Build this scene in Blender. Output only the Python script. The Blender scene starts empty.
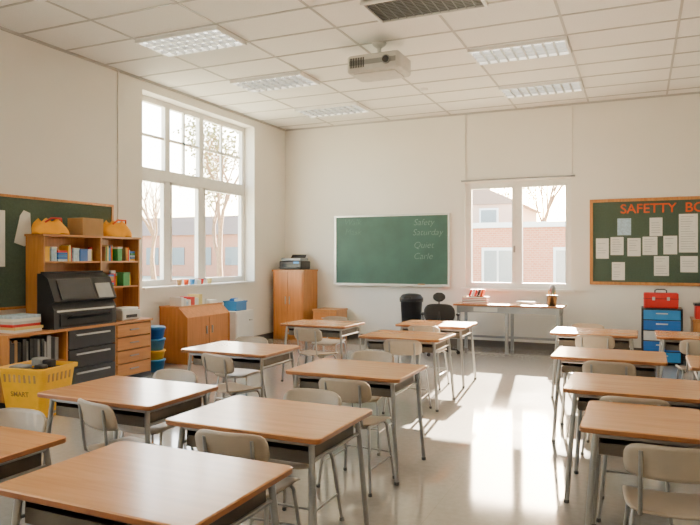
import bpy, math, random
from mathutils import Vector, Matrix
random.seed(7)
SC = bpy.context.scene

# ------------------------------------------------------------------ materials
MATS = {}
def _new(name):
    m = bpy.data.materials.new(name); m.use_nodes = True
    nt = m.node_tree
    return m, nt, nt.nodes["Principled BSDF"]

def mat(name, col, rough=0.5, metal=0.0, var=0.06, scale=12.0, bump=0.0, bscale=None, emit=0.0, coat=0.0):
    if name in MATS: return MATS[name]
    m, nt, p = _new(name)
    tc = nt.nodes.new("ShaderNodeTexCoord")
    n = nt.nodes.new("ShaderNodeTexNoise"); n.inputs["Scale"].default_value = scale; n.inputs["Detail"].default_value = 4
    nt.links.new(tc.outputs["Object"], n.inputs["Vector"])
    r = nt.nodes.new("ShaderNodeValToRGB")
    a = [max(0, c*(1-var)) for c in col]; b = [min(1, c*(1+var)) for c in col]
    r.color_ramp.elements[0].position = .3; r.color_ramp.elements[1].position = .7
    r.color_ramp.elements[0].color = (*a, 1); r.color_ramp.elements[1].color = (*b, 1)
    nt.links.new(n.outputs["Fac"], r.inputs["Fac"])
    nt.links.new(r.outputs["Color"], p.inputs["Base Color"])
    p.inputs["Roughness"].default_value = rough; p.inputs["Metallic"].default_value = metal
    if coat: p.inputs["Coat Weight"].default_value = coat
    if emit:
        nt.links.new(r.outputs["Color"], p.inputs["Emission Color"]); p.inputs["Emission Strength"].default_value = emit
    if bump:
        n2 = nt.nodes.new("ShaderNodeTexNoise"); n2.inputs["Scale"].default_value = bscale or 80; n2.inputs["Detail"].default_value = 3
        nt.links.new(tc.outputs["Object"], n2.inputs["Vector"])
        bp = nt.nodes.new("ShaderNodeBump"); bp.inputs["Strength"].default_value = bump; bp.inputs["Distance"].default_value = .01
        nt.links.new(n2.outputs["Fac"], bp.inputs["Height"]); nt.links.new(bp.outputs["Normal"], p.inputs["Normal"])
    MATS[name] = m
    return m

def wood(name, dark, light, axis='x', rough=.4, coat=0.15):
    if name in MATS: return MATS[name]
    m, nt, p = _new(name)
    tc = nt.nodes.new("ShaderNodeTexCoord"); oi = nt.nodes.new("ShaderNodeObjectInfo")
    mp = nt.nodes.new("ShaderNodeMapping")
    s = {'x': (1.2, 16, 16), 'y': (16, 1.2, 16), 'z': (16, 16, 1.2)}[axis]
    mp.inputs["Scale"].default_value = s
    mul = nt.nodes.new("ShaderNodeVectorMath"); mul.operation = 'SCALE'
    comb = nt.nodes.new("ShaderNodeCombineXYZ")
    for i in range(3): nt.links.new(oi.outputs["Random"], comb.inputs[i])
    nt.links.new(comb.outputs[0], mul.inputs[0]); mul.inputs["Scale"].default_value = 9
    add = nt.nodes.new("ShaderNodeVectorMath")
    nt.links.new(tc.outputs["Object"], add.inputs[0]); nt.links.new(mul.outputs[0], add.inputs[1])
    nt.links.new(add.outputs[0], mp.inputs["Vector"])
    n = nt.nodes.new("ShaderNodeTexNoise"); n.inputs["Scale"].default_value = 1.6; n.inputs["Detail"].default_value = 7
    n.inputs["Distortion"].default_value = .6
    nt.links.new(mp.outputs[0], n.inputs["Vector"])
    r = nt.nodes.new("ShaderNodeValToRGB")
    r.color_ramp.elements[0].position = .3; r.color_ramp.elements[1].position = .68
    r.color_ramp.elements[0].color = (*dark, 1); r.color_ramp.elements[1].color = (*light, 1)
    nt.links.new(n.outputs["Fac"], r.inputs["Fac"]); nt.links.new(r.outputs["Color"], p.inputs["Base Color"])
    p.inputs["Roughness"].default_value = rough; p.inputs["Coat Weight"].default_value = coat
    p.inputs["Coat Roughness"].default_value = .15
    MATS[name] = m
    return m

def floor_mat():
    m, nt, p = _new("floor_vinyl")
    tc = nt.nodes.new("ShaderNodeTexCoord")
    n = nt.nodes.new("ShaderNodeTexNoise"); n.inputs["Scale"].default_value = 22; n.inputs["Detail"].default_value = 5
    n2 = nt.nodes.new("ShaderNodeTexNoise"); n2.inputs["Scale"].default_value = 1.3; n2.inputs["Detail"].default_value = 3
    nt.links.new(tc.outputs["Object"], n.inputs["Vector"]); nt.links.new(tc.outputs["Object"], n2.inputs["Vector"])
    r = nt.nodes.new("ShaderNodeValToRGB")
    r.color_ramp.elements[0].position = .3; r.color_ramp.elements[1].position = .7
    r.color_ramp.elements[0].color = (.315, .295, .27, 1); r.color_ramp.elements[1].color = (.36, .34, .31, 1)
    nt.links.new(n.outputs["Fac"], r.inputs["Fac"])
    br = nt.nodes.new("ShaderNodeTexBrick"); br.offset = 0
    br.inputs["Scale"].default_value = 1; br.inputs["Brick Width"].default_value = 1.2; br.inputs["Row Height"].default_value = 1.2
    br.inputs["Mortar Size"].default_value = .002
    br.inputs["Color1"].default_value = (1, 1, 1, 1); br.inputs["Color2"].default_value = (.97, .97, .97, 1); br.inputs["Mortar"].default_value = (.85, .83, .81, 1)
    nt.links.new(tc.outputs["Object"], br.inputs["Vector"])
    mx = nt.nodes.new("ShaderNodeMix"); mx.data_type = 'RGBA'; mx.blend_type = 'MULTIPLY'; mx.inputs[0].default_value = 1
    nt.links.new(r.outputs["Color"], mx.inputs[6]); nt.links.new(br.outputs["Color"], mx.inputs[7])
    nt.links.new(mx.outputs[2], p.inputs["Base Color"])
    rr = nt.nodes.new("ShaderNodeMapRange"); rr.inputs[3].default_value = .04; rr.inputs[4].default_value = .11
    nt.links.new(n2.outputs["Fac"], rr.inputs[0]); nt.links.new(rr.outputs[0], p.inputs["Roughness"])
    p.inputs["IOR"].default_value = 1.75
    return m

def brick_mat():
    m, nt, p = _new("exterior_brick")
    tc = nt.nodes.new("ShaderNodeTexCoord"); mp = nt.nodes.new("ShaderNodeMapping")
    mp.inputs["Rotation"].default_value = (math.radians(90), 0, 0)
    br = nt.nodes.new("ShaderNodeTexBrick"); br.inputs["Scale"].default_value = 3
    br.inputs["Color1"].default_value = (.42, .15, .075, 1); br.inputs["Color2"].default_value = (.50, .20, .11, 1); br.inputs["Mortar"].default_value = (.5, .38, .30, 1)
    nt.links.new(tc.outputs["Object"], mp.inputs[0]); nt.links.new(mp.outputs[0], br.inputs["Vector"])
    nt.links.new(br.outputs["Color"], p.inputs["Base Color"]); p.inputs["Roughness"].default_value = .9
    return m

def glass_mat():
    m = bpy.data.materials.new("window_glass"); m.use_nodes = True; nt = m.node_tree
    nt.nodes.clear()
    o = nt.nodes.new("ShaderNodeOutputMaterial"); mx = nt.nodes.new("ShaderNodeMixShader")
    t = nt.nodes.new("ShaderNodeBsdfTransparent"); g = nt.nodes.new("ShaderNodeBsdfGlossy"); g.inputs["Roughness"].default_value = .02
    mx.inputs[0].default_value = .04
    nt.links.new(t.outputs[0], mx.inputs[1]); nt.links.new(g.outputs[0], mx.inputs[2]); nt.links.new(mx.outputs[0], o.inputs[0])
    return m

M_wall = mat("wall_paint", (.86, .82, .745), .85, var=.02, scale=1.2, bump=.08, bscale=120)
M_tile = mat("ceiling_tile", (.86, .835, .79), .95, var=.04, scale=70, bump=.3, bscale=150)
M_tbar = mat("ceiling_tbar", (.50, .475, .44), .5, var=.02)
M_floor = floor_mat()
M_white = mat("white_paint", (.85, .83, .79), .45, var=.03)
M_base = mat("baseboard_vinyl", (.10, .09, .08), .6)
M_glass = glass_mat()
M_steel = mat("steel_tube", (.38, .37, .355), .3, .8, var=.08)
M_dark = mat("dark_plastic", (.014, .014, .016), .4, var=.2)
M_black = mat("black_rubber", (.010, .010, .010), .7, var=.2)
M_glide = mat("glide_grey", (.10, .10, .10), .6)
M_greybox = mat("desk_box_metal", (.11, .085, .06), .5, .2, var=.12)
M_top = wood("desk_laminate", (.55, .225, .062), (.70, .32, .105), 'x', .27, .4)
M_edge = mat("desk_edge", (.32, .11, .03), .45, var=.12)
M_shell = mat("chair_plastic", (.44, .345, .25), .42, var=.05, bump=.03)
M_cabx = wood("cabinet_wood", (.44, .165, .035), (.60, .255, .07), 'z', .4, .2)
M_caby = wood("cabinet_wood_horizontal", (.44, .165, .035), (.60, .255, .07), 'y', .4, .2)
M_caborange = wood("cabinet_wood_orange", (.46, .155, .03), (.60, .225, .055), 'z', .4, .2)
M_green = mat("chalkboard_green", (.036, .105, .078), .6, var=.15, scale=3)
M_cork = mat("bulletin_fabric_green", (.065, .10, .072), .9, var=.12, scale=50)
M_paper = mat("paper_white", (.85, .83, .77), .8, var=.03)
M_paperb = mat("paper_blue", (.45, .60, .72), .8, var=.2, scale=30)
M_papery = mat("paper_yellow", (.80, .65, .25), .8)
M_orange = mat("paper_orange_red", (.74, .09, .01), .8)
M_chalk = mat("chalk_dust", (.17, .27, .25), .95, var=.3, scale=40)
M_chalkf = mat("chalk_dust_faint", (.08, .165, .135), .95, var=.3, scale=40)
M_alu = mat("aluminium", (.6, .59, .56), .35, .8)
M_red = mat("red_plastic", (.60, .02, .015), .4)
M_blue = mat("blue_plastic", (.015, .13, .48), .4)
M_lblue = mat("light_blue_plastic", (.03, .23, .56), .4)
M_yel = mat("yellow_plastic", (.90, .47, .005), .4)
M_yel2 = mat("yellow_fabric", (.90, .37, .005), .8)
M_grn = mat("green_plastic", (.03, .30, .08), .45)
M_grey = mat("grey_metal", (.30, .31, .31), .45, .4)
M_lgrey = mat("light_grey_plastic", (.58, .57, .54), .45)
M_emit = mat("fixture_diffuser", (1.0, .97, .90), .5, var=.01, emit=4.2)
M_louv = mat("fixture_louver", (.42, .42, .40), .35, .3)
M_brick = brick_mat()
M_pale = mat("exterior_render", (.62, .42, .32), .9)
M_roof = mat("exterior_roof", (.26, .18, .14), .9)
M_exglass = mat("exterior_window_glass", (.16, .19, .21), .2)
M_ground = mat("exterior_ground", (.36, .36, .26), .95, var=.25, scale=.6)
M_bark = mat("tree_bark", (.24, .15, .09), .95, var=.3, scale=8)
M_leaf = mat("tree_leaves", (.24, .24, .11), .9, var=.35, scale=2)
M_brown = mat("cardboard", (.42, .24, .10), .85)
M_label = mat("label_ink", (.22, .12, .03), .7)
M_screen = mat("device_glass", (.03, .035, .045), .12)
M_ink = mat("ink_grey", (.35, .35, .36), .8)

# ------------------------------------------------------------------ builder
class B:
    def __init__(s):
        s.v = []; s.f = []; s.m = []; s.sm = []; s.mats = []
    def mi(s, m):
        if m not in s.mats: s.mats.append(m)
        return s.mats.index(m)
    def add(s, vs, fs, m, smooth=False):
        o = len(s.v); s.v += [Vector(v) for v in vs]; k = s.mi(m)
        for f in fs:
            s.f.append([i+o for i in f]); s.m.append(k); s.sm.append(smooth)
    def box(s, x0, x1, y0, y1, z0, z1, m):
        vs = [(x0,y0,z0),(x1,y0,z0),(x1,y1,z0),(x0,y1,z0),(x0,y0,z1),(x1,y0,z1),(x1,y1,z1),(x0,y1,z1)]
        s.add(vs, [(0,3,2,1),(4,5,6,7),(0,1,5,4),(1,2,6,5),(2,3,7,6),(3,0,4,7)], m)
    def slab(s, x0, x1, y0, y1, z0, z1, m, r=.03, c=.004, seg=5, mside=None):
        def ring(ins, z):
            out = []
            rr = max(r-ins, .0005)
            for cx, cy, a0 in ((x1-r, y1-r, 0), (x0+r, y1-r, 90), (x0+r, y0+r, 180), (x1-r, y0+r, 270)):
                for i in range(seg+1):
                    a = math.radians(a0+90*i/seg)
                    out.append((cx+rr*math.cos(a), cy+rr*math.sin(a), z))
            return out
        rs = [ring(c, z0), ring(0, z0+c), ring(0, z1-c), ring(c, z1)]
        n = len(rs[0]); vs = sum(rs, [])
        s.add(vs, [tuple(range(n-1, -1, -1)), tuple(range(3*n, 4*n))], m)
        o = len(s.v)-4*n; k = s.mi(mside or m); k0 = s.mi(m)
        for j in range(3):
            for i in range(n):
                s.f.append([o+j*n+i, o+j*n+(i+1) % n, o+(j+1)*n+(i+1) % n, o+(j+1)*n+i]); s.m.append(k if j < 2 else k0); s.sm.append(False)
    def tube(s, pts, r, m, seg=8, r1=None):
        pts = [Vector(p) for p in pts]; n = len(pts); vs = []
        ref = None
        for i, p in enumerate(pts):
            t = (pts[min(i+1, n-1)]-pts[max(i-1, 0)]).normalized()
            if ref is None:
                ref = t.orthogonal().normalized()
            ref = (ref - t*ref.dot(t)).normalized(); bi = t.cross(ref)
            rad = r if r1 is None else r+(r1-r)*i/(n-1)
            for k in range(seg):
                a = 2*math.pi*k/seg
                vs.append(p+ref*math.cos(a)*rad+bi*math.sin(a)*rad)
        fs = []
        for i in range(n-1):
            for k in range(seg):
                fs.append((i*seg+k, i*seg+(k+1) % seg, (i+1)*seg+(k+1) % seg, (i+1)*seg+k))
        s.add(vs, fs, m, True)
        s.add([vs[k] for k in range(seg)], [tuple(range(seg-1, -1, -1))], m)
        s.add([vs[(n-1)*seg+k] for k in range(seg)], [tuple(range(seg))], m)
    def lathe(s, cx, cy, prof, m, seg=20, smooth=True):
        vs = []; fs = []
        for r, z in prof:
            for k in range(seg):
                a = 2*math.pi*k/seg; vs.append((cx+r*math.cos(a), cy+r*math.sin(a), z))
        for i in range(len(prof)-1):
            for k in range(seg):
                fs.append((i*seg+k, i*seg+(k+1) % seg, (i+1)*seg+(k+1) % seg, (i+1)*seg+k))
        if prof[0][0] > 1e-4: fs.append(tuple(range(seg-1, -1, -1)))
        if prof[-1][0] > 1e-4: fs.append(tuple(range((len(prof)-1)*seg, len(prof)*seg)))
        s.add(vs, fs, m, smooth)
    def surf(s, fn, nu, nv, off, m):
        off = Vector(off); top = []
        for j in range(nv+1):
            for i in range(nu+1):
                top.append(Vector(fn(-1+2*i/nu, -1+2*j/nv)))
        bot = [p-off for p in top]; W = nu+1; N = len(top); fs = []
        for j in range(nv):
            for i in range(nu):
                a = j*W+i
                fs.append((a, a+1, a+W+1, a+W)); fs.append((N+a, N+a+W, N+a+W+1, N+a+1))
        rim = [i for i in range(W)]+[j*W+nu for j in range(1, nv+1)]+[nv*W+i for i in range(nu-1, -1, -1)]+[j*W for j in range(nv-1, 0, -1)]
        for a, b in zip(rim, rim[1:]+rim[:1]): fs.append((b, a, N+a, N+b))
        s.add(top+bot, fs, m, True)
    def prism(s, prof, axis, a0, a1, m):
        n = len(prof); vs = []
        for a in (a0, a1):
            for p, q in prof:
                vs.append((p, a, q) if axis == 'y' else ((a, p, q) if axis == 'x' else (p, q, a)))
        fs = [tuple(range(n)), tuple(range(2*n-1, n-1, -1))]
        for i in range(n): fs.append((i, n+i, n+(i+1) % n, (i+1) % n))
        s.add(vs, fs, m)
    def mesh(s, name):
        me = bpy.data.meshes.new(name)
        me.from_pydata([tuple(v) for v in s.v], [], s.f)
        for m in s.mats: me.materials.append(m)
        for i, p in enumerate(me.polygons):
            p.material_index = s.m[i]; p.use_smooth = s.sm[i]
        import bmesh
        bm = bmesh.new(); bm.from_mesh(me); bmesh.ops.recalc_face_normals(bm, faces=bm.faces); bm.to_mesh(me); bm.free()
        me.update(); return me
    def obj(s, name, loc=(0, 0, 0), rot=0.0, parent=None):
        o = bpy.data.objects.new(name, s.mesh(name)); SC.collection.objects.link(o)
        o.location = loc; o.rotation_euler = (0, 0, rot)
        if parent: o.parent = parent
        return o

def inst(me, name, loc, rot=0.0):
    o = bpy.data.objects.new(name, me); SC.collection.objects.link(o); o.location = loc; o.rotation_euler = (0, 0, rot); return o

# ------------------------------------------------------------------ room
XL, XR, YB, YF, H = -6.73, 3.4, 11.78, -2.6, 4.26
b = B(); b.box(XL-.4, XR+.3, YF-.3, YB+.3, -.15, 0, M_floor); b.obj("floor")
b = B(); b.box(XL-.4, XR+.3, YF-.3, YB+.3, H, H+.15, M_tile); b.obj("ceiling")
def wall_with_holes(name, a0, a1, t0, t1, holes, axis):
    b = B()
    def bx(u0, u1, z0, z1):
        if u1-u0 < 1e-4 or z1-z0 < 1e-4: return
        if axis == 'x': b.box(t0, t1, u0, u1, z0, z1, M_wall)
        else: b.box(u0, u1, t0, t1, z0, z1, M_wall)
    cur = a0
    for (h0, h1, z0, z1) in sorted(holes):
        bx(cur, h0, 0, H); bx(h0, h1, 0, z0); bx(h0, h1, z1, H); cur = h1
    bx(cur, a1, 0, H)
    return b.obj(name)
LW = (7.54, 10.60, 1.13, 4.10); LW_FILL = (-1.6, 2.4, 1.13, 4.10)  # the nearer left-wall opening is unseen, added to let in more light
BW = (-2.94, -1.08, 1.04, 2.98)
wall_with_holes("wall_left", YF, YB, XL-.36, XL, [LW_FILL, LW], 'x')
wall_with_holes("wall_back", XL-.36, XR+.2, YB, YB+.26, [BW], 'y')
wall_with_holes("wall_right", YF, YB, XR, XR+.2, [], 'x')
wall_with_holes("wall_front", XL-.36, XR+.2, YF-.2, YF, [], 'y')
b = B(); b.box(XL, XL+.015, YF, YB, 0, .11, M_base); b.obj("baseboard_left")
b = B(); b.box(XL+.015, XR-.015, YB-.015, YB, 0, .11, M_base); b.obj("baseboard_back")
b = B(); b.box(XR-.015, XR, YF, YB, 0, .11, M_base); b.obj("baseboard_right")

def window_left(name, y0, y1, z0, z1):
    b = B(); xa, xb = XL-.30, XL-.22
    f = .085
    def fr(ya, yb, za, zb, d=0): b.box(xa-d, xb+d, ya, yb, za, zb, M_white)
    fr(y0, y0+f, z0, z1); fr(y1-f, y1, z0, z1); fr(y0+f, y1-f, z0, z0+f); fr(y0+f, y1-f, z1-f, z1)
    zt = z0+(z1-z0)*.60
    fr(y0+f, y1-f, zt-.085, zt+.085, .015)
    w = (y1-y0)
    m1, m2 = y0+w*.27, y0+w*.56
    for m in (m1, m2):
        fr(m-.065, m+.065, z0+f, zt-.085); fr(m-.06, m+.06, zt+.085, z1-f)
    xc0, xc1 = xa+.02, xb-.02
    um = (zt+z1)/2
    for (a, c) in ((y0+f, m1), (m1, m2), (m2, y1-f)):
        mid = (a+c)/2
        if a != y0+f: b.box(xc0, xc1, mid-.022, mid+.022, zt+.085, z1-f, M_white)
        b.box(xc0, xc1, a+.04, c-.04, um-.02, um+.02, M_white)
    for (a, c) in ((y0+f, m1-.065), (m1+.065, m2-.065), (m2+.065, y1-f)):
        for (p, q, r, t) in ((a, a+.04, z0+f, zt-.085), (c-.04, c, z0+f, zt-.085), (a, c, z0+f, z0+f+.04), (a, c, zt-.125, zt-.085)):
            b.box(xc0-.005, xb+.008, p, q, r, t, M_white)
    b.box(xa+.038, xa+.042, y0+f, y1-f, z0+f, z1-f, M_glass)
    b.box(xb+.02, XL+.05, y0-.0, y1+.0, z0, z0+.03, M_white)
    b.obj(name)
window_left("window_1", *LW)
window_left("added_fill_window", *LW_FILL)  # out-of-view window, added to bring light onto the desks from the left
b = B(); x0, x1, z0, z1 = BW; ya, yb = YB+.08, YB+.15; f = .065
def fr(xa, xb, za, zb, d=0): b.box(xa, xb, ya-d, yb+d, za, zb, M_white)
fr(x0, x0+f, z0, z1); fr(x1-f, x1, z0, z1); fr(x0+f, x1-f, z0, z0+f); fr(x0+f, x1-f, z1-f, z1)
xm = (x0+x1)/2; fr(xm-.05, xm+.05, z0+f, z1-f)
for (a, c) in ((x0+f, xm-.05), (xm+.05, x1-f)):
    for (p, q, r, t) in ((a, a+.04, z0+f, z1-f), (c-.04, c, z0+f, z1-f), (a+.04, c-.04, z0+f, z0+f+.05), (a+.04, c-.04, z1-f-.05, z1-f)):
        b.box(p, q, ya-.015, yb, r, t, M_white)
b.box(x0+f, x1-f, yb-.03, yb-.026, z0+f, z1-f, M_glass)
b.box(x0-.06, x1+.06, YB-.07, ya, z0-.03, z0+.015, M_white)
b.box(xm-.06, xm-.03, ya-.04, ya-.015, 1.7, 1.82, M_grey)
b.obj("window_3")
b = B()
b.tube([(x0-.06, YB-.04, z1+.03), (x1+.06, YB-.04, z1+.03)], .017, M_grey, 10)
for x in (x0-.05, xm, x1+.05): b.box(x-.012, x+.012, YB-.04, YB-.001, z1+.02, z1+.045, M_grey)
b.obj("curtain_rail")
b = B(); b.box(XL, XL+.02, 7.03, 7.06, 1.9, H, M_wall); b.obj("trim_1")
b = B(); b.tube([(-2.93, YB-.010, z1+.06), (-2.93, YB-.010, H-.01)], .009, M_wall, 8); b.obj("trim_2")
b = B(); b.tube([(-1.07, YB-.010, z1+.06), (-1.07, YB-.010, H-.01)], .009, M_wall, 8); b.obj("trim_3")

# ceiling grid
b = B()
gx = -5.6-1.2
while gx < XR:
    if gx > XL: b.box(gx-.014, gx+.014, YF, YB, H-.008, H+.002, M_tbar)
    gx += 1.2
gy = 10.45+1/3-2/3*21
while gy < YB:
    if gy > YF: b.box(XL, XR, gy-.014, gy+.014, H-.008, H+.002, M_tbar)
    gy += 2/3
b.box(XL, XL+.03, YF, YB, H-.03, H-.001, M_tbar); b.box(XL+.03, XR, YB-.03, YB, H-.03, H-.001, M_tbar)
b.obj("trim_ceiling_grid")

b = B(); w, d = .6, .31; zt, zb = 0, -.045
b.box(-w, w, -d, -d+.03, zb, zt, M_white); b.box(-w, w, d-.03, d, zb, zt, M_white)
b.box(-w, -w+.03, -d+.03, d-.03, zb, zt, M_white); b.box(w-.03, w, -d+.03, d-.03, zb, zt, M_white)
b.box(-w+.03, w-.03, -d+.03, d-.03, -.008, -.003, M_emit)
for i in range(1, 4):
    y = -d+.03+(2*d-.06)*i/4; b.box(-w+.03, w-.03, y-.012, y+.012, zb-.004, -.009, M_louv)
for i in range(1, 9):
    x = -w+.03+(2*w-.06)*i/9; b.box(x-.012, x+.012, -d+.03, d-.03, zb-.003, -.009, M_louv)
ml = b.mesh("ceiling_light")
for cx in (-5.0, -1.4, 2.2):
    for cy in (10.45, 8.45, 6.45, 4.45, 2.45, .45, -1.55):
        if cx == -1.4 and cy == 6.45: continue
        inst(ml, "ceiling_light", (cx, cy, H-.008))
b = B()
b.box(-.6, .6, -.3, -.27, -.03, 0, M_white); b.box(-.6, .6, .27, .3, -.03, 0, M_white)
b.box(-.6, -.57, -.27, .27, -.03, 0, M_white); b.box(.57, .6, -.27, .27, -.03, 0, M_white)
b.box(-.57, .57, -.27, .27, -.006, -.002, M_dark)
for i in range(13):
    y = -.24+.48*i/12; b.box(-.57, .57, y-.004, y+.004, -.014, -.008, M_grey)
for i in range(1, 12): b.box(-.57+.095*i-.004, -.57+.095*i+.004, -.27, .27, -.016, -.007, M_grey)
b.obj("air_vent", (-2.05, 6.50, H-.008))
b = B(); b.lathe(0, 0, [(.01, -.05), (.05, -.045), (.065, -.02), (.065, 0)], M_white); b.obj("smoke_detector", (-3.1, 9.8, H))

# projector
b = B()
b.slab(-.34, .34, -.24, .24, -.11, .10, M_lgrey, r=.05, c=.02)
b.box(-.30, .30, -.243, -.239, -.03, .03, M_grey)
for i in range(9): b.box(-.29+.022*i, -.28+.022*i, -.248, -.242, -.06, .06, M_dark)
b.slab(-.27, .27, -.19, .19, -.125, -.108, M_lgrey, r=.03, c=.004)
b.tube([(.14, .2, 0), (.14, .28, 0)], .06, M_dark, 20); b.tube([(.14, .278, 0), (.14, .284, 0)], .048, M_screen, 20)
b.tube([(.18, -.235, 0), (.18, -.26, 0)], .055, M_grey, 18); b.tube([(.18, -.255, 0), (.18, -.265, 0)], .042, M_screen, 18)
b.box(-.12, .12, -.1, .1, .10, .115, M_white)
b.tube([(0, 0, .1), (0, 0, .27)], .025, M_lgrey, 14)
for sx in (-1, 1):
    for sy in (-1, 1): b.tube([(0, 0, .14), (sx*.12, sy*.1, .12), (sx*.16, sy*.14, .095)], .010, M_lgrey, 6)
b.lathe(0, 0, [(.03, .22), (.07, .25), (.09, .27), (.09, .285)], M_lgrey)
b.obj("projector", (-2.94, 7.48, H-.285-.008))

# ------------------------------------------------------------------ student desk
W2, D2 = .46, .34
b = B()
b.slab(-W2, W2, -D2, D2, .722, .75, M_top, r=.03, c=.005, mside=M_edge)
bx, by = .37, .26
b.box(-bx, bx, -by, by, .60, .606, M_greybox)
b.box(-bx, -bx+.006, -by, by, .606, .722, M_greybox); b.box(bx-.006, bx, -by, by, .606, .722, M_greybox)
b.box(-bx+.006, bx-.006, by-.006, by, .606, .722, M_greybox)
b.box(-bx+.006, bx-.006, -by, -by+.006, .606, .66, M_greybox)
for sx in (-1, 1):
    for sy in (-1, 1):
        b.tube([(sx*.385, sy*.27, .715), (sx*.395, sy*.28, .60), (sx*.435, sy*.315, .02)], .0155, M_steel, 10)
        b.lathe(sx*.435, sy*.315, [(.015, 0), (.018, .004), (.018, .02), (.015, .024)], M_glide, 10)
    b.tube([(sx*.387, -.27, .70), (sx*.387, .27, .70)], .012, M_steel, 8)
    b.tube([(sx*.39, -.275, .62), (sx*.39, .275, .62)], .009, M_steel, 8)
b.tube([(-.387, .27, .70), (.387, .27, .70)], .012, M_steel, 8); b.tube([(-.387, -.27, .70), (.387, -.27, .70)], .012, M_steel, 8)
desk_me = b.mesh("student_desk")
b = B()
def backf(u, v):
    x = .20*u*(1-.16*abs(v)**4); z = .695+.082*v*(1-.14*abs(u)**5)
    return (x, -.205-.05*(z-.6)/.18+.035*u*u, z)
b.surf(backf, 14, 8, (0, .012, 0), M_shell)
def seatf(u, v):
    x = .20*u*(1-.10*abs(v)**4)*(1-.04*(1-v)); y = .20*v*(1-.10*abs(u)**5)+.0
    return (x, y, .452+.014*u*u-.022*max(0, v-.5)**2*4+.012*max(0, -v-.4))
b.surf(seatf, 14, 14, (0, 0, .012), M_shell)
for sx in (-1, 1):
    b.tube([(sx*.20, .19, .015), (sx*.165, .135, .40), (sx*.155, .115, .43), (sx*.15, .05, .437), (sx*.15, -.12, .437), (sx*.158, -.15, .425), (sx*.165, -.16, .39), (sx*.20, -.215, .015)], .0105, M_steel, 8)
    b.tube([(sx*.13, -.02, .436), (sx*.13, -.17, .44), (sx*.13, -.205, .47), (sx*.13, -.218, .56), (sx*.13, -.24, .745)], .0095, M_steel, 8)
    b.tube([(sx*.185, .165, .17), (sx*.185, -.192, .17)], .007, M_steel, 6)
    for y in (.191, -.216): b.lathe(sx*.2005, y, [(.012, 0), (.015, .003), (.015, .02), (.011, .024)], M_glide, 8)
b.tube([(-.182, .165, .2), (.182, .165, .2)], .007, M_steel, 6)
chair_me = b.mesh("classroom_chair")

desks = [(-1.75, 2.0), (-1.83, 3.06), (-2.0, 4.63), (-2.36, 6.87), (-2.42, 8.2),
         (-2.95, 1.95), (-3.02, 3.27), (-3.46, 5.23), (-3.80, 7.65),
         (-.48, 8.05), (-.25, 6.2), (.0, 4.77), (.18, 3.80), (.62, 8.1), (.82, 6.05), (1.08, 4.6), (1.25, 3.5)]
for (x, y) in desks: inst(desk_me, "student_desk", (x, y, 0), random.uniform(-.012, .012))
chairs = [(-1.75, 1.38, 0, 0), (-1.80, 2.58, 0, 3), (-1.84, 4.02, 0, -3), (-2.22, 6.22, 0, 4), (-2.42, 7.62, 0, 0),
          (-1.86, 3.62, 180, 0), (-2.14, 5.33, 180, 2),
          (-3.05, 2.50, 180, 3), (-2.82, 2.80, 0, -16), (-3.10, 3.84, 180, 0), (-3.27, 4.60, 0, -14), (-3.70, 5.80, 180, 0),
          (-3.56, 6.78, 0, -8), (-3.9, 8.28, 180, 0), (-2.95, 1.35, 0, 0),
          (-.45, 7.40, 0, 2), (-.6, 8.68, 180, 0), (-.22, 5.56, 0, -2), (-.03, 4.19, 0, 0), (.12, 3.17, 0, 3),
          (.55, 7.40, 0, 5), (.82, 5.35, 0, 0), (1.1, 3.95+.0, 0, 0)]
for (x, yb_, fa, yaw) in chairs:
    a = math.radians(fa+yaw); loc = (x, yb_+(.24 if fa == 0 else -.24), 0)
    inst(chair_me, "classroom_chair", loc, a)

# ------------------------------------------------------------------ chalkboards
def text(s, size, m, loc, rot, name, parent, ext=.001, off=0, shear=0):
    cu = bpy.data.curves.new(name, 'FONT'); cu.body = s; cu.size = size; cu.extrude = ext; cu.offset = off; cu.shear = shear
    cu.materials.append(m)
    o = bpy.data.objects.new(name, cu); SC.collection.objects.link(o); o.location = loc; o.rotation_euler = rot; o.parent = parent
    return o
R_back = (math.radians(90), 0, 0)
b = B(); X0, X1, Z0, Z1 = -5.58, -3.22, 1.07, 2.44
b.box(X0+.035, X1-.035, YB-.02, YB-.002, Z0+.035, Z1-.035, M_green)
for (p, q, r, t) in ((X0, X1, Z1-.035, Z1), (X0, X1, Z0, Z0+.035), (X0, X0+.035, Z0+.035, Z1-.035), (X1-.035, X1, Z0+.035, Z1-.035)):
    b.box(p, q, YB-.035, YB-.002, r, t, M_alu)
b.box(X0+.1, X1-.1, YB-.11, YB-.035, Z0-.005, Z0+.01, M_alu); b.box(X0+.1, X1-.1, YB-.115, YB-.108, Z0-.005, Z0+.025, M_alu)
for i in range(4): b.tube([(X0+.6+.3*i, YB-.07, Z0+.017), (X0+.68+.3*i, YB-.075, Z0+.017)], .006, M_paper, 6)
b.box(X1-.6, X1-.47, YB-.1, YB-.05, Z0+.01, Z0+.045, M_brown)
cb = b.obj("chalkboard")
for i, (s, x, z) in enumerate([("Safety", -3.93, 2.22), ("Saturday", -3.95, 2.03), ("Quiet", -3.93, 1.79), ("Carle", -3.93, 1.58), ("Walk", -5.38, 2.25), ("Mask", -5.36, 2.06)]):
    text(s, .17, M_chalk if i < 4 else M_chalkf, (x, YB-.0215, z), R_back, "chalk_writing_%d" % (i+1), cb, .0004, -.002, .25)
b = B(); Y0, Y1, Z0, Z1 = 3.4, 6.93, 1.0, 2.34
b.box(XL+.002, XL+.02, Y0+.03, Y1-.03, Z0+.03, Z1-.03, M_cork)
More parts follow.
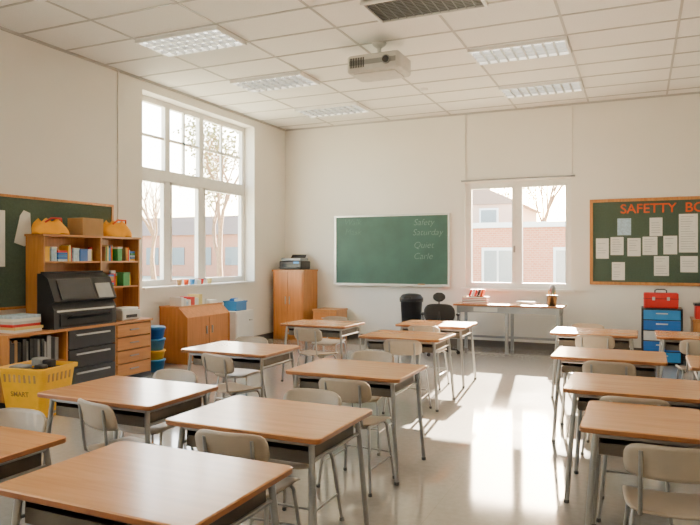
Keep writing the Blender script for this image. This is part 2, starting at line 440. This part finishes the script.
for (p, q, r, t) in ((Y0, Y1, Z1-.03, Z1), (Y0, Y1, Z0, Z0+.03), (Y0, Y0+.03, Z0+.03, Z1-.03), (Y1-.03, Y1, Z0+.03, Z1-.03)):
    b.box(XL+.002, XL+.035, p, q, r, t, M_cabx)
gb = b.obj("green_noticeboard")
b = B()
b.prism([(5.36, 1.78), (5.5, 1.74), (5.60, 1.80), (5.58, 2.14), (5.49, 2.17), (5.44, 2.10)], 'x', XL+.021, XL+.025, M_paper)
b.prism([(5.0, 1.5), (5.24, 1.5), (5.24, 2.15), (5.0, 2.15)], 'x', XL+.021, XL+.025, M_paper)
b.prism([(4.4, 1.6), (4.75, 1.6), (4.75, 2.1), (4.4, 2.1)], 'x', XL+.021, XL+.025, M_paper)
b.obj("notice_papers", parent=gb)

b = B(); X0, X1, Z0, Z1 = -.78, 1.55, 1.15, 2.59
b.box(X0+.05, X1-.05, YB-.018, YB-.002, Z0+.05, Z1-.05, M_cork)
for (p, q, r, t) in ((X0, X1, Z1-.05, Z1), (X0, X1, Z0, Z0+.05), (X0, X0+.05, Z0+.05, Z1-.05), (X1-.05, X1, Z0+.05, Z1-.05)):
    b.box(p, q, YB-.035, YB-.002, r, t, M_cabx)
bb = b.obj("bulletin_board")
text("SAFETTY  BOARD", .215, M_orange, (-.30, YB-.021, 2.345), R_back, "title_letters", bb, .002, .002)
papers = [(-.58, 1.76, .20, .34, 0), (-.35, 1.80, .20, .30, 0), (-.24, 2.12, .21, .28, 1), (-.09, 1.78, .20, .30, 0), (.15, 1.80, .22, .30, 0),
          (-.33, 1.38, .20, .30, 0), (.24, 2.11, .19, .30, 0), (.45, 1.81, .2, .3, 0), (.32, 1.47, .22, .32, 0), (.71, 2.0, .27, .62, 0), (.72, 1.50, .25, .26, 0),
          (1.05, 1.9, .22, .3, 0), (1.32, 1.9, .2, .3, 1), (1.1, 1.45, .24, .3, 0), (1.05, 2.2, .2, .2, 2)]
b = B()
for (x, z, w, h, k) in papers:
    x0_, x1_, z0_, z1_ = x-w/2, x+w/2, z-h/2, z+h/2
    m = (M_paper, M_paperb, M_papery)[k]
    b.box(x0_, x1_, YB-.0205, YB-.0185, z0_, z1_, m)
    if k != 1:
        n = int(h/.04)
        for i in range(1, n):
            if random.random() < .8: b.box(x0_+.025, x1_-.025-random.random()*w*.35, YB-.0212, YB-.0206, z1_-.04*i-.006, z1_-.04*i, M_ink)
b.obj("pinned_papers", parent=bb)

# ------------------------------------------------------------------ back table
b = B(); X0, X1, Y0, Y1 = -2.92, -1.12, 10.85, 11.5
b.slab(X0, X1, Y0, Y1, .79, .82, M_top, r=.02, c=.004, mside=M_edge)
b.box(X0+.06, X1-.06, Y0+.04, Y0+.06, .68, .79, M_grey); b.box(X0+.06, X1-.06, Y1-.06, Y1-.04, .68, .79, M_grey)
b.box(X0+.06, X0+.08, Y0+.06, Y1-.06, .68, .79, M_grey); b.box(X1-.08, X1-.06, Y0+.06, Y1-.06, .68, .79, M_grey)
for x in (X0+.09, (X0+X1)/2, X1-.09):
    for y in (Y0+.07, Y1-.07):
        b.box(x-.025, x+.025, y-.025, y+.025, 0, .72, M_grey)
b.box(X0+.09, X1-.09, Y1-.085, Y1-.06, .2, .24, M_grey)
b.box(X0+.35, X0+.75, Y0+.035, Y0+.045, .70, .77, M_lgrey)
b.obj("work_table")
b = B()
def books_flat(b, x0, y0, z, w, d, cols, th=.03):
    for i, m in enumerate(cols):
        o = random.uniform(-.012, .012)
        b.box(x0+o, x0+w+o, y0+o, y0+d+o, z, z+th*.92, m); b.box(x0+o+.006, x0+w+o+.003, y0+o-.002, y0+d+o-.006, z+.006, z+th*.92-.006, M_paper)
        z += th
books_flat(b, -2.80, 11.0, .82, .42, .25, [M_red, M_dark, M_red, M_brown], .03)
for i, m in enumerate((M_red, M_paper, M_red, M_dark, M_orange)):
    x = -2.70+.05*i; b.prism([(x, .94), (x+.03, .94), (x+.07, 1.06), (x+.04, 1.06)], 'y', 11.05, 11.22, m)
b.obj("book_stack")
b = B(); b.lathe(0, 0, [(.07, 0), (.085, .16), (.09, .165), (.088, .17), (.075, .16), (.065, .02), (.0, .02)], M_dark, 16)
for i in range(7):
    a = i*.9; b.tube([(.02*math.cos(a), .02*math.sin(a), .03), (.06*math.cos(a), .06*math.sin(a), .26+.03*math.sin(i*3))], .006, [M_yel, M_red, M_grn, M_brown][i % 4], 6)
b.lathe(.01, 0, [(.02, .2), (.05, .24), (.055, .28), (.03, .33), (0, .34)], M_grey, 12)
b.obj("brush_pot", (-1.32, 11.1, .82))
b = B(); b.slab(-.15, .15, -.1, .1, 0, .05, M_paper, r=.01, c=.003); b.obj("paper_tray", (-1.75, 11.2, .82))

b = B(); b.lathe(0, 0, [(.15, 0), (.155, .01), (.20, .80), (.215, .80), (.215, .83)], M_dark, 24)
b.lathe(0, 0, [(.218, .825), (.218, .87), (.17, .93), (.08, .95), (0, .952)], M_dark, 24)
b.box(-.07, .07, -.215, -.16, .86, .9, M_black)
b.obj("trash_can", (-3.83, 11.35, 0))

b = B()
for i in range(5):
    a = math.radians(72*i+18); c_, s_ = math.cos(a), math.sin(a)
    b.tube([(0, 0, .1), (.15*c_, .15*s_, .1), (.3*c_, .3*s_, .065)], .02, M_dark, 8, .012)
    b.tube([(.3*c_-.012*s_, .3*s_+.012*c_, .03), (.3*c_+.012*s_, .3*s_-.012*c_, .03)], .03, M_black, 12)
b.tube([(0, 0, .09), (0, 0, .44)], .028, M_grey, 12)
b.slab(-.24, .24, -.23, .25, .44, .52, M_black, r=.08, c=.025)
b.tube([(0, -.2, .46), (0, -.28, .5), (0, -.29, .75)], .02, M_dark, 8)
b.surf(lambda u, v: (.25*u*(1-.22*abs(v)**3), -.25+.05*u*u-.03*v, .70+.16*v*(1-.15*abs(u)**4)), 12, 10, (0, .05, 0), M_black)
b.surf(lambda u, v: (.10*u*(1-.35*abs(v)**3), -.28+.03*u*u, .97+.075*v*(1-.25*abs(u)**3)), 10, 6, (0, .045, 0), M_black)
b.tube([(0, -.3, .82), (0, -.31, .96)], .012, M_dark, 6)
for sx in (-1, 1):
    b.tube([(sx*.2, 0, .47), (sx*.28, 0, .49), (sx*.29, -.02, .66)], .014, M_dark, 8); b.slab(sx*.29-.03, sx*.29+.03, -.14, .1, .66, .69, M_black, r=.02, c=.008)
b.obj("office_chair", (-3.02, 10.45, 0), math.radians(12))

b = B(); X0, X1, Y0, Y1 = .02, .58, 10.75, 11.3
b.box(X0, X1, Y0+.02, Y1, .03, .84, M_dark)
for i in range(5):
    z = .05+i*.157; m = [M_lblue, M_blue, M_lgrey, M_blue, M_lblue][i]
    b.box(X0+.03, X1-.03, Y0, Y0+.02, z, z+.14, m); b.box(X0+.2, X1-.2, Y0-.02, Y0, z+.085, z+.1, M_lgrey)
for x in (X0+.05, X1-.05):
    for y in (Y0+.07, Y1-.05): b.lathe(x, y, [(.02, 0), (.02, .03)], M_black, 8)
b.obj("blue_drawer_unit")
b = B(); b.slab(-.24, .24, -.13, .13, 0, .23, M_red, r=.03, c=.012); b.box(-.242, .242, -.132, .132, .14, .148, M_dark)
b.tube([(-.08, 0, .23), (-.08, 0, .265), (-.05, 0, .28), (.05, 0, .28), (.08, 0, .265), (.08, 0, .23)], .01, M_dark, 8)
for x in (-.1, .1): b.box(x-.02, x+.02, -.14, -.13, .12, .17, M_alu)
b.obj("red_toolbox", (.29, 11.0, .84))
b = B(); X0, X1 = .72, 1.5
b.box(X0, X1, 10.85, 11.4, .02, .66, M_cabx); b.box(X0-.01, X1+.01, 10.83, 11.41, .66, .69, M_caby)
for i in range(2):
    b.box(X0+.02+.38*i, X0+.38+.38*i, 10.83, 10.85, .06, .64, M_cabx); b.box(X0+.34+.05*i, X0+.355+.05*i, 10.81, 10.83, .35, .45, M_alu)
for x in (X0+.05, X1-.05):
    for y in (10.92, 11.33): b.lathe(x, y, [(.02, 0), (.02, .021)], M_black, 8)
b.obj("storage_cabinet")
b = B(); b.slab(-.2, .2, -.14, .14, 0, .20, M_red, r=.03, c=.01); b.box(-.21, .21, -.15, .15, .2, .23, M_dark); b.obj("red_storage_box", (.95, 11.05, .69))

# ------------------------------------------------------------------ corner cabinet
b = B(); X0, X1, Y0, Y1, Z = -6.62, -5.95, 11.1, 11.72, 1.37
b.box(X0, X1, Y0+.02, Y1, 0, Z-.03, M_cabx); b.box(X0-.015, X1+.015, Y0-.01, Y1, Z-.03, Z, M_cabx)
xm = (X0+X1)/2
b.box(X0+.02, xm-.004, Y0, Y0+.02, .08, Z-.05, M_caborange); b.box(xm+.004, X1-.02, Y0, Y0+.02, .08, Z-.05, M_caborange)
for x in (xm-.05, xm+.04): b.box(x, x+.012, Y0-.025, Y0, .7, .85, M_alu)
b.obj("tall_wood_cabinet")
b = B(); b.slab(-.25, .25, -.2, .2, 0, .17, M_dark, r=.03, c=.015); b.slab(-.23, .23, -.18, .16, .17, .23, M_grey, r=.03, c=.015)
b.box(-.2, .2, -.30, -.19, .04, .05, M_dark); b.box(-.18, .18, -.203, -.199, .05, .11, M_screen); b.box(.08, .2, -.21, -.2, .12, .16, M_lblue)
b.prism([(.1, .22), (.19, .30), (.2, .30), (.14, .22)], 'x', -.16, .16, M_dark)
b.obj("desktop_printer", (-6.30, 11.42, 1.37))
b = B(); X0, X1 = -5.78, -5.28
b.box(X0, X1, 11.2, 11.7, .0, .58, M_cabx); b.box(X0-.01, X1+.01, 11.18, 11.71, .58, .61, M_cabx)
for i in range(2): b.box(X0+.02, X1-.02, 11.185, 11.2, .04+.27*i, .29+.27*i, M_caborange); b.box(-5.58, -5.48, 11.165, 11.185, .17+.27*i, .185+.27*i, M_alu)
b.obj("low_wood_cabinet")

# ------------------------------------------------------------------ left low bookcase (orange)
b = B(); X0, X1, Y0, Y1 = -6.71, -6.18, 7.89, 8.99
b.prism([(X0, 0), (X1, 0), (X1, .70), (X1-.16, .84), (X0, .84)], 'y', Y0, Y0+.03, M_caborange)
b.prism([(X0, 0), (X1, 0), (X1, .70), (X1-.16, .84), (X0, .84)], 'y', Y1-.03, Y1, M_caborange)
b.box(X0, X1-.15, Y0-.01, Y1+.01, .84, .865, M_caby)
b.box(X0, X0+.02, Y0+.03, Y1-.03, 0, .84, M_caborange)
b.box(X0, X1-.03, Y0+.03, Y1-.03, .0, .08, M_caborange)
b.box(X1-.03, X1-.01, Y0+.03, Y1-.03, .06, .70, M_caborange)
b.prism([(X1-.03, .70), (X1-.01, .70), (X1-.15, .84), (X1-.17, .84)], 'y', Y0+.03, Y1-.03, M_caborange)
b.box(X1-.012, X1-.004, (Y0+Y1)/2-.005, (Y0+Y1)/2+.005, .06, .68, M_edge)
for y in ((Y0+Y1)/2-.08, (Y0+Y1)/2+.06): b.box(X1-.01, X1+.012, y, y+.015, .42, .54, M_alu)
b.obj("wood_bookcase")
b = B(); z = .865
cols = [M_paper, M_lgrey, M_paperb, M_paper, M_red, M_paper, M_papery]
y = 8.0
for i in range(9):
    h = random.uniform(.06, .16); w = random.uniform(.04, .09); b.box(-6.6, -6.38, y, y+w, z, z+h, cols[i % 7]); y += w+.008
b.box(-6.58, -6.36, 8.68, 8.9, z, z+.05, M_paper)
b.obj("papers_and_boxes")
b = B(); b.slab(-.2, .2, -.28, .28, .0, .68, M_white, r=.01, c=.004); b.box(.2, .212, -.26, .26, .05, .64, M_white); b.box(.212, .23, .12, .2, .5, .52, M_alu)
b.obj("white_cabinet", (-6.50, 9.62, 0))
def crate(m, w, d, h, name, loc, fill=None):
    b = B(); t = .012
    for (x0, x1, y0, y1) in ((-w, w, -d, -d+t), (-w, w, d-t, d), (-w, -w+t, -d+t, d-t), (w-t, w, -d+t, d-t)): b.box(x0, x1, y0, y1, 0, h, m)
    b.box(-w, w, -d, d, -.0, .01, m)
    for (x0, x1, y0, y1) in ((-w-.012, w+.012, -d-.012, -d), (-w-.012, w+.012, d, d+.012), (-w-.012, -w, -d, d), (w, w+.012, -d, d)): b.box(x0, x1, y0, y1, h-.025, h, m)
    if fill:
        for i in range(8):
            a, c = random.uniform(-w*.6, w*.6), random.uniform(-d*.6, d*.6); s_ = random.uniform(.03, .05)
            b.slab(a-s_, a+s_, c-s_, c+s_, .012, h+random.uniform(-.02, .05), random.choice(fill), r=.012, c=.006)
    return b.obj(name, loc)
crate(M_lblue, .13, .16, .17, "blue_crate", (-6.5, 9.62, .68), [M_paper, M_blue])

# ------------------------------------------------------------------ storage shelf unit (left)
b = B(); XW, XF = XL+.045, -6.10
Y0, Y1, Y2, Y3 = 4.8, 5.58, 6.35, 7.0
b.box(XW, XF+.02, Y0-.02, Y3+.02, .75, .78, M_caby)
b.box(XW, XF, Y0, Y3, 0, .06, M_dark)
b.box(XW, XW+.02, Y0, Y3, .06, .75, M_cabx)
for y in (Y0, Y1-.01, Y2-.01, Y3-.02): b.box(XW+.02, XF, y, y+.02, .06, .75, M_cabx)
b.box(XW+.02, XF-.02, Y0+.02, Y1-.01, .40, .42, M_caby)
for i in range(3):
    z = .07+i*.228; b.box(XF-.4, XF+.008, Y1+.02, Y2-.02, z, z+.215, M_dark); b.box(XF+.008, XF+.028, Y1+.12, Y2-.12, z+.15, z+.168, M_alu)
for i in range(4):
    z = .07+i*.17; b.box(XF-.4, XF+.008, Y2+.02, Y3-.03, z, z+.155, M_caby); b.box(XF+.008, XF+.022, Y2+.24, Y3-.25, z+.075, z+.09, M_grey)
HX = XW+.30; HY0, HYm, HY1 = 5.50, 6.38, 7.10
b.box(XW, HX+.01, HY0-.02, HY1+.02, 1.86, 1.885, M_caby)
b.box(XW, XW+.015, HY0, HY1, .78, 1.86, M_caborange)
for y in (HY0, HYm, HY1-.02): b.box(XW+.015, HX, y, y+.02, .78, 1.86, M_cabx)
b.box(XW+.015, HX-.01, HY0+.02, HYm, 1.54, 1.56, M_caby)
for z in (1.20, 1.54): b.box(XW+.015, HX-.01, HYm+.02, HY1-.02, z, z+.02, M_caby)
b.obj("storage_shelf_unit")
BC = [M_red, M_blue, M_yel, M_grn, M_paper, M_lblue, M_brown, M_orange, M_papery, M_paperb]
def clutter(b, y0, y1, z, hmax, seed):
    r = random.Random(seed); y = y0
    while y < y1-.07:
        k = r.random(); h = r.uniform(.6, 1.0)*hmax; xc = HX-r.uniform(.10, .15); m = r.choice(BC)
        if k < .35:
            R = r.uniform(.03, .045); b.lathe(xc, y+R, [(R*.9, z), (R, z+.01), (R, z+h*.8), (R*.7, z+h*.85)], m, 12); b.lathe(xc, y+R, [(R*.95, z+h*.8), (R*.95, z+h)], r.choice([M_paper, M_red, M_dark]), 12); y += 2*R+.006
        elif k < .65:
            w = min(r.uniform(.07, .13), y1-y-.01); b.slab(xc-.08, xc+.08, y, y+w, z, z+h*.75, m, r=.01, c=.004); b.slab(xc-.085, xc+.085, y-.003, y+w+.003, z+h*.75, z+h*.85, r.choice([M_paper, m]), r=.01, c=.003); y += w+.01
        elif k < .8:
            w = min(r.uniform(.13, .18), y1-y-.01); zz = z
            for i in range(int(h/.028)): b.box(xc-.08, xc+.08, y+r.uniform(0, .012), y+w, zz, zz+.025, r.choice(BC)); zz += .027
            y += w+.01
        else:
            for i in range(r.randint(2, 4)):
                w = r.uniform(.014, .03)
                if y+w > y1: break
                b.box(xc-.08, xc+.07, y, y+w, z, z+h*r.uniform(.8, 1), r.choice(BC)); y += w+.002
            y += .005
b = B(); clutter(b, HY0+.04, HYm-.02, 1.56, .24, 12); b.obj("shelf_supplies")
b = B(); clutter(b, HYm+.04, HY1-.03, 1.22, .25, 5); clutter(b, HYm+.04, HY1-.03, 1.56, .24, 21); b.obj("shelf_craft_supplies")
def books_row(b, x1, y0, y1, z, hmin, hmax, cols, depth=.22, wmin=.018, wmax=.045):
    y = y0
    while y < y1-.05:
        w = random.uniform(wmin, wmax); h = random.uniform(hmin, hmax); m = random.choice(cols)
        b.box(x1-depth, x1-random.uniform(0, .03), y, y+w, z, z+h, m); y += w+.002
b = B(); books_row(b, XF-.05, Y0+.04, Y1-.02, .42, .22, .30, [M_brown, M_dark, M_blue, M_grey, M_dark, M_paperb], .28, .035, .06)
books_row(b, XF-.05, Y0+.04, Y1-.02, .06, .22, .30, [M_paper, M_dark, M_blue, M_grey, M_dark], .28, .035, .06)
b.obj("shelf_binders")
def sack(name, loc, sx, sy, h, m, m2):
    b = B()
    def f(u, v):
        a = math.pi*u; r = 1-.5*((v+1)/2)**2.2+.08*math.sin(3*a+v*2)
        return (sx*r*math.cos(a), sy*r*math.sin(a), h*(v+1)/2+.02*math.sin(5*a)*(v+1)/2)
    b.surf(f, 28, 8, (0, 0, .002), m)
    b.lathe(0, 0, [(.0, .01), (min(sx, sy)*.8, .01), (min(sx, sy)*.5, h*.8), (0, h*.85)], m2, 14)
    b.tube([(sx*.4, -sy*.5, h*.8), (sx*.7, -sy*.3, h*1.1), (sx*.7, sy*.3, h*1.1), (sx*.4, sy*.5, h*.8)], .012, m2, 8)
    return b.obj(name, loc)
sack("yellow_tote_bag", (-6.50, 5.68, 1.888), .16, .24, .17, M_yel2, M_red)
sack("yellow_fabric_bag", (-6.50, 6.76, 1.888), .16, .24, .20, M_yel2, M_orange)
b = B(); b.box(-.13, .13, -.17, .17, 0, .012, M_brown)
for (x0, x1, y0, y1) in ((-.13, .13, -.17, -.158), (-.13, .13, .158, .17), (-.13, -.118, -.158, .158), (.118, .13, -.158, .158)): b.box(x0, x1, y0, y1, .012, .22, M_brown)
b.box(-.1, .1, -.1, .1, .02, .2, M_paper)
b.obj("cardboard_box", (-6.5, 6.24, 1.886))
b = B()
prof = [(0, 0), (.27, 0), (.27, .22), (.22, .29), (.28, .32), (.17, .58), (.07, .64), (0, .64)]
b.prism(prof, 'y', -.48, .48, M_dark)
b.prism([(.271, .02), (.285, .04), (.285, .16), (.271, .18)], 'y', -.4, .4, M_black)
b.box(.27, .278, -.44, .44, .195, .215, M_lgrey)
b.prism([(.284, .335), (.290, .335), (.19, .565), (.184, .565)], 'y', -.38, .12, M_screen)
b.prism([(.284, .335), (.292, .335), (.215, .51), (.207, .51)], 'y', .18, .42, M_grey)
b.prism([(.27, .10), (.36, .15), (.36, .16), (.27, .115)], 'y', -.3, .3, M_dark)
b.box(.02, .08, -.45, .45, .64, .66, M_black)
b.obj("large_printer", (HX+.03, 5.86, .78))
b = B()
b.slab(-.14, .14, -.17, .17, 0, .13, M_lgrey, r=.02, c=.01); b.slab(-.13, .12, -.16, .16, .13, .16, M_white, r=.02, c=.008); b.box(.135, .145, -.1, .1, .03, .07, M_dark)
b.obj("label_printer", (-6.32, 6.72, .78))
b = B(); z = .78
for i in range(6):
    o = random.uniform(-.02, .02); m = [M_paper, M_papery, M_red, M_lgrey, M_paper, M_paperb][i]
    b.box(-6.5+o, -6.2+o, 4.94+o*.5, 5.3+o, z, z+.03, m); z += .031
b.obj("paper_stack")

b = B()
zz = 0
for m, h in ((M_lblue, .17), (M_yel, .13), (M_lblue, .16), (M_blue, .15)):
    b.lathe(0, 0, [(.12, zz), (.145, zz+h-.02), (.155, zz+h-.02), (.155, zz+h)], m, 18); zz += h+.001
b.lathe(0, 0, [(.155, zz), (.14, zz+.02), (0, zz+.025)], M_lblue, 18)
b.obj("stacked_bins", (-6.28, 7.28, 0))

b = B()
def rr(w, d, r, z, n=5):
    out = []
    for cx, cy, a0 in ((w-r, d-r, 0), (-w+r, d-r, 90), (-w+r, -d+r, 180), (w-r, -d+r, 270)):
        for j in range(n+1):
            a = math.radians(a0+90*j/n); out.append((cx+r*math.cos(a), cy+r*math.sin(a), z))
    return out
levels = [(0, .22, .20), (.02, .225, .205), (.10, .235, .215), (.36, .262, .242), (.46, .272, .252), (.465, .295, .275), (.50, .297, .277), (.505, .272, .252), (.46, .262, .242), (.03, .215, .195)]
rings = [rr(w, d, .06, z) for z, w, d in levels]; n = len(rings[0]); vs = sum(rings, []); fs = []
for i in range(len(rings)-1):
    for j in range(n): fs.append((i*n+j, i*n+(j+1) % n, (i+1)*n+(j+1) % n, (i+1)*n+j))
fs.append(tuple(range(n-1, -1, -1))); fs.append(tuple(range((len(rings)-1)*n, len(rings)*n)))
b.add(vs, fs, M_yel)
def wall_x(z): return .235+(z-.10)*.104
for sgn in (-1, 1):
    for i in range(6):
        y = -.15+.06*i
        b.prism([(sgn*(wall_x(.36)-.005), .36), (sgn*(wall_x(.36)+.003), .36), (sgn*(wall_x(.44)+.003), .44), (sgn*(wall_x(.44)-.005), .44)], 'y', y-.012, y+.012, M_brown)
for i in range(7):
    x = -.18+.06*i; d0 = .215+.26*.104+.003
    b.prism([(-(d0-.006), .36), (-d0, .36), (-(d0+.008), .44), (-(d0), .44)], 'x', x-.012, x+.012, M_brown)
for i in range(9):
    a = random.uniform(-.14, .14); c_ = random.uniform(-.12, .12); s_ = random.uniform(.05, .08)
    b.slab(a-s_, a+s_, c_-s_, c_+s_, .05+i*.012, .47+random.uniform(-.02, .13), [M_dark, M_black, M_yel2, M_grey][i % 4], r=.02, c=.01)
bk = b.obj("yellow_basket", (-5.66, 4.80, 0), math.radians(8))
text("SMART", .07, M_label, (-.12, -.2285, .22), (math.radians(96), 0, 0), "label", bk, .001, .001)

b = B()
x = XL-.02
for i, (y, m) in enumerate(((8.45, M_brown), (8.62, M_orange), (8.78, M_lblue), (9.02, M_red), (9.25, M_papery))):
    b.lathe(x-.03, y, [(.03, 0), (.042, .07), (.045, .09)], m, 12)
b.box(x-.09, x+.02, 8.85, 8.95, 0, .08, M_paper)
b.obj("sill_pots", (0, 0, LW[2]+.03))

# ------------------------------------------------------------------ exterior
b = B(); b.box(-90, 60, YB+.5, 110, -.6, -.5, M_ground); b.box(-90, XL-.6, -50, YB+.5, -.6, -.5, M_ground); b.obj("exterior_ground")
b = B()
b.box(-16, 8, 25, 33, -.5, 2.75, M_brick); b.box(-16.2, 8.2, 24.8, 33.2, 2.75, 2.95, M_white)
for x in (-13.2, -10.4, -7.6, -4.95, -2.3, .4, 3.2):
    b.box(x-.62, x+.62, 24.93, 24.99, .4, 2.0, M_white)
    for i in (-1, 1): b.box(x+i*.28-.24, x+i*.28+.24, 24.9, 24.93, .52, 1.88, M_exglass)
b.obj("brick_building")
b = B(); b.box(-14, -5.9, 34, 42, -.5, 4.4, M_pale)
b.prism([(-14.4, 4.4), (-5.5, 4.4), (-9.8, 6.4)], 'y', 33.8, 42, M_roof)
for x in (-12.5, -9.8, -7.2): b.box(x-.5, x+.5, 33.9, 34, 3.0, 4.2, M_white); b.box(x-.4, x+.4, 33.86, 33.9, 3.1, 4.1, M_exglass)
b.obj("neighbour_house")
def tree(loc, h, seed, leaf=0, name="bare_tree"):
    rnd = random.Random(seed); b = B(); tips = []
    def br(p, d, L, r, lv):
        q = p+d*L*.5+Vector((rnd.uniform(-1, 1), rnd.uniform(-1, 1), 0))*L*.05; e = p+d*L
        b.tube([p, q, e], r, M_bark, 6 if lv < 3 else 4, r*.6)
        if lv >= 5: tips.append(e); return
        for i in range(3 if lv < 4 else 2):
            nd = (d+Vector((rnd.uniform(-1, 1), rnd.uniform(-1, 1), rnd.uniform(-.1, .6)))*.62).normalized()
            br(e if i < 2 else q, nd, L*rnd.uniform(.62, .82), r*.6, lv+1)
    br(Vector((0, 0, 0)), Vector((0, 0, 1)), h*.3, h*.018, 0)
    if leaf:
        for t in tips:
            for i in range(leaf):
                c = t+Vector((rnd.gauss(0, .35), rnd.gauss(0, .35), rnd.gauss(0, .35)))
                n = Vector((rnd.uniform(-1, 1), rnd.uniform(-1, 1), rnd.uniform(-1, 1))).normalized()*.10; o = n.orthogonal().normalized()*.10
                b.add([c-n, c+o, c+n, c-o], [(0, 1, 2, 3)], M_leaf)
    b.obj(name, loc)
tree((-25.5, 36, -.5), 13, 3, 10, "leafy_tree"); tree((-38, 44, -.5), 13, 4)
tree((-7.2, 54, -.5), 14, 5, 10, "leafy_tree")
b = B()
b.box(-66, -27, 60, 61, -.5, 4.2, M_brick); b.prism([(59.6, 4.2), (63, 4.2), (63, 6.5)], 'x', -66, -27, M_roof)
for i in range(10): b.box(-64+3.7*i, -62.2+3.7*i, 59.9, 59.98, .8, 2.8, M_exglass)
b.obj("distant_building")

# ------------------------------------------------------------------ light
w = bpy.data.worlds.new("World"); SC.world = w; w.use_nodes = True; nt = w.node_tree
bg = nt.nodes["Background"]; sky = nt.nodes.new("ShaderNodeTexSky"); sky.sky_type = 'NISHITA'
sky.sun_disc = False; sky.sun_elevation = math.radians(24); sky.sun_rotation = math.radians(0); sky.dust_density = 2.0; sky.air_density = 1.0
mx = nt.nodes.new("ShaderNodeMix"); mx.data_type = 'RGBA'; mx.blend_type = 'MULTIPLY'; mx.inputs[0].default_value = 1
mx.inputs[7].default_value = (1.0, .90, .76, 1)
nt.links.new(sky.outputs[0], mx.inputs[6]); nt.links.new(mx.outputs[2], bg.inputs[0]); bg.inputs[1].default_value = 3.5
sl = bpy.data.lights.new("sun", 'SUN'); sl.energy = 170; sl.angle = math.radians(.55); sl.color = (1, .87, .68)
so = bpy.data.objects.new("sun", sl); SC.collection.objects.link(so)
so.rotation_euler = Vector((.13, -1, -.45)).to_track_quat('-Z', 'Y').to_euler()

# ------------------------------------------------------------------ camera
cd = bpy.data.cameras.new("camera"); cd.sensor_width = 36; cd.lens = 36*650/700; cd.shift_y = -4.5/700
co = bpy.data.objects.new("camera", cd); SC.collection.objects.link(co)
co.location = (0, 0, 1.6); co.rotation_euler = (math.radians(90), 0, math.radians(24.04))
SC.camera = co
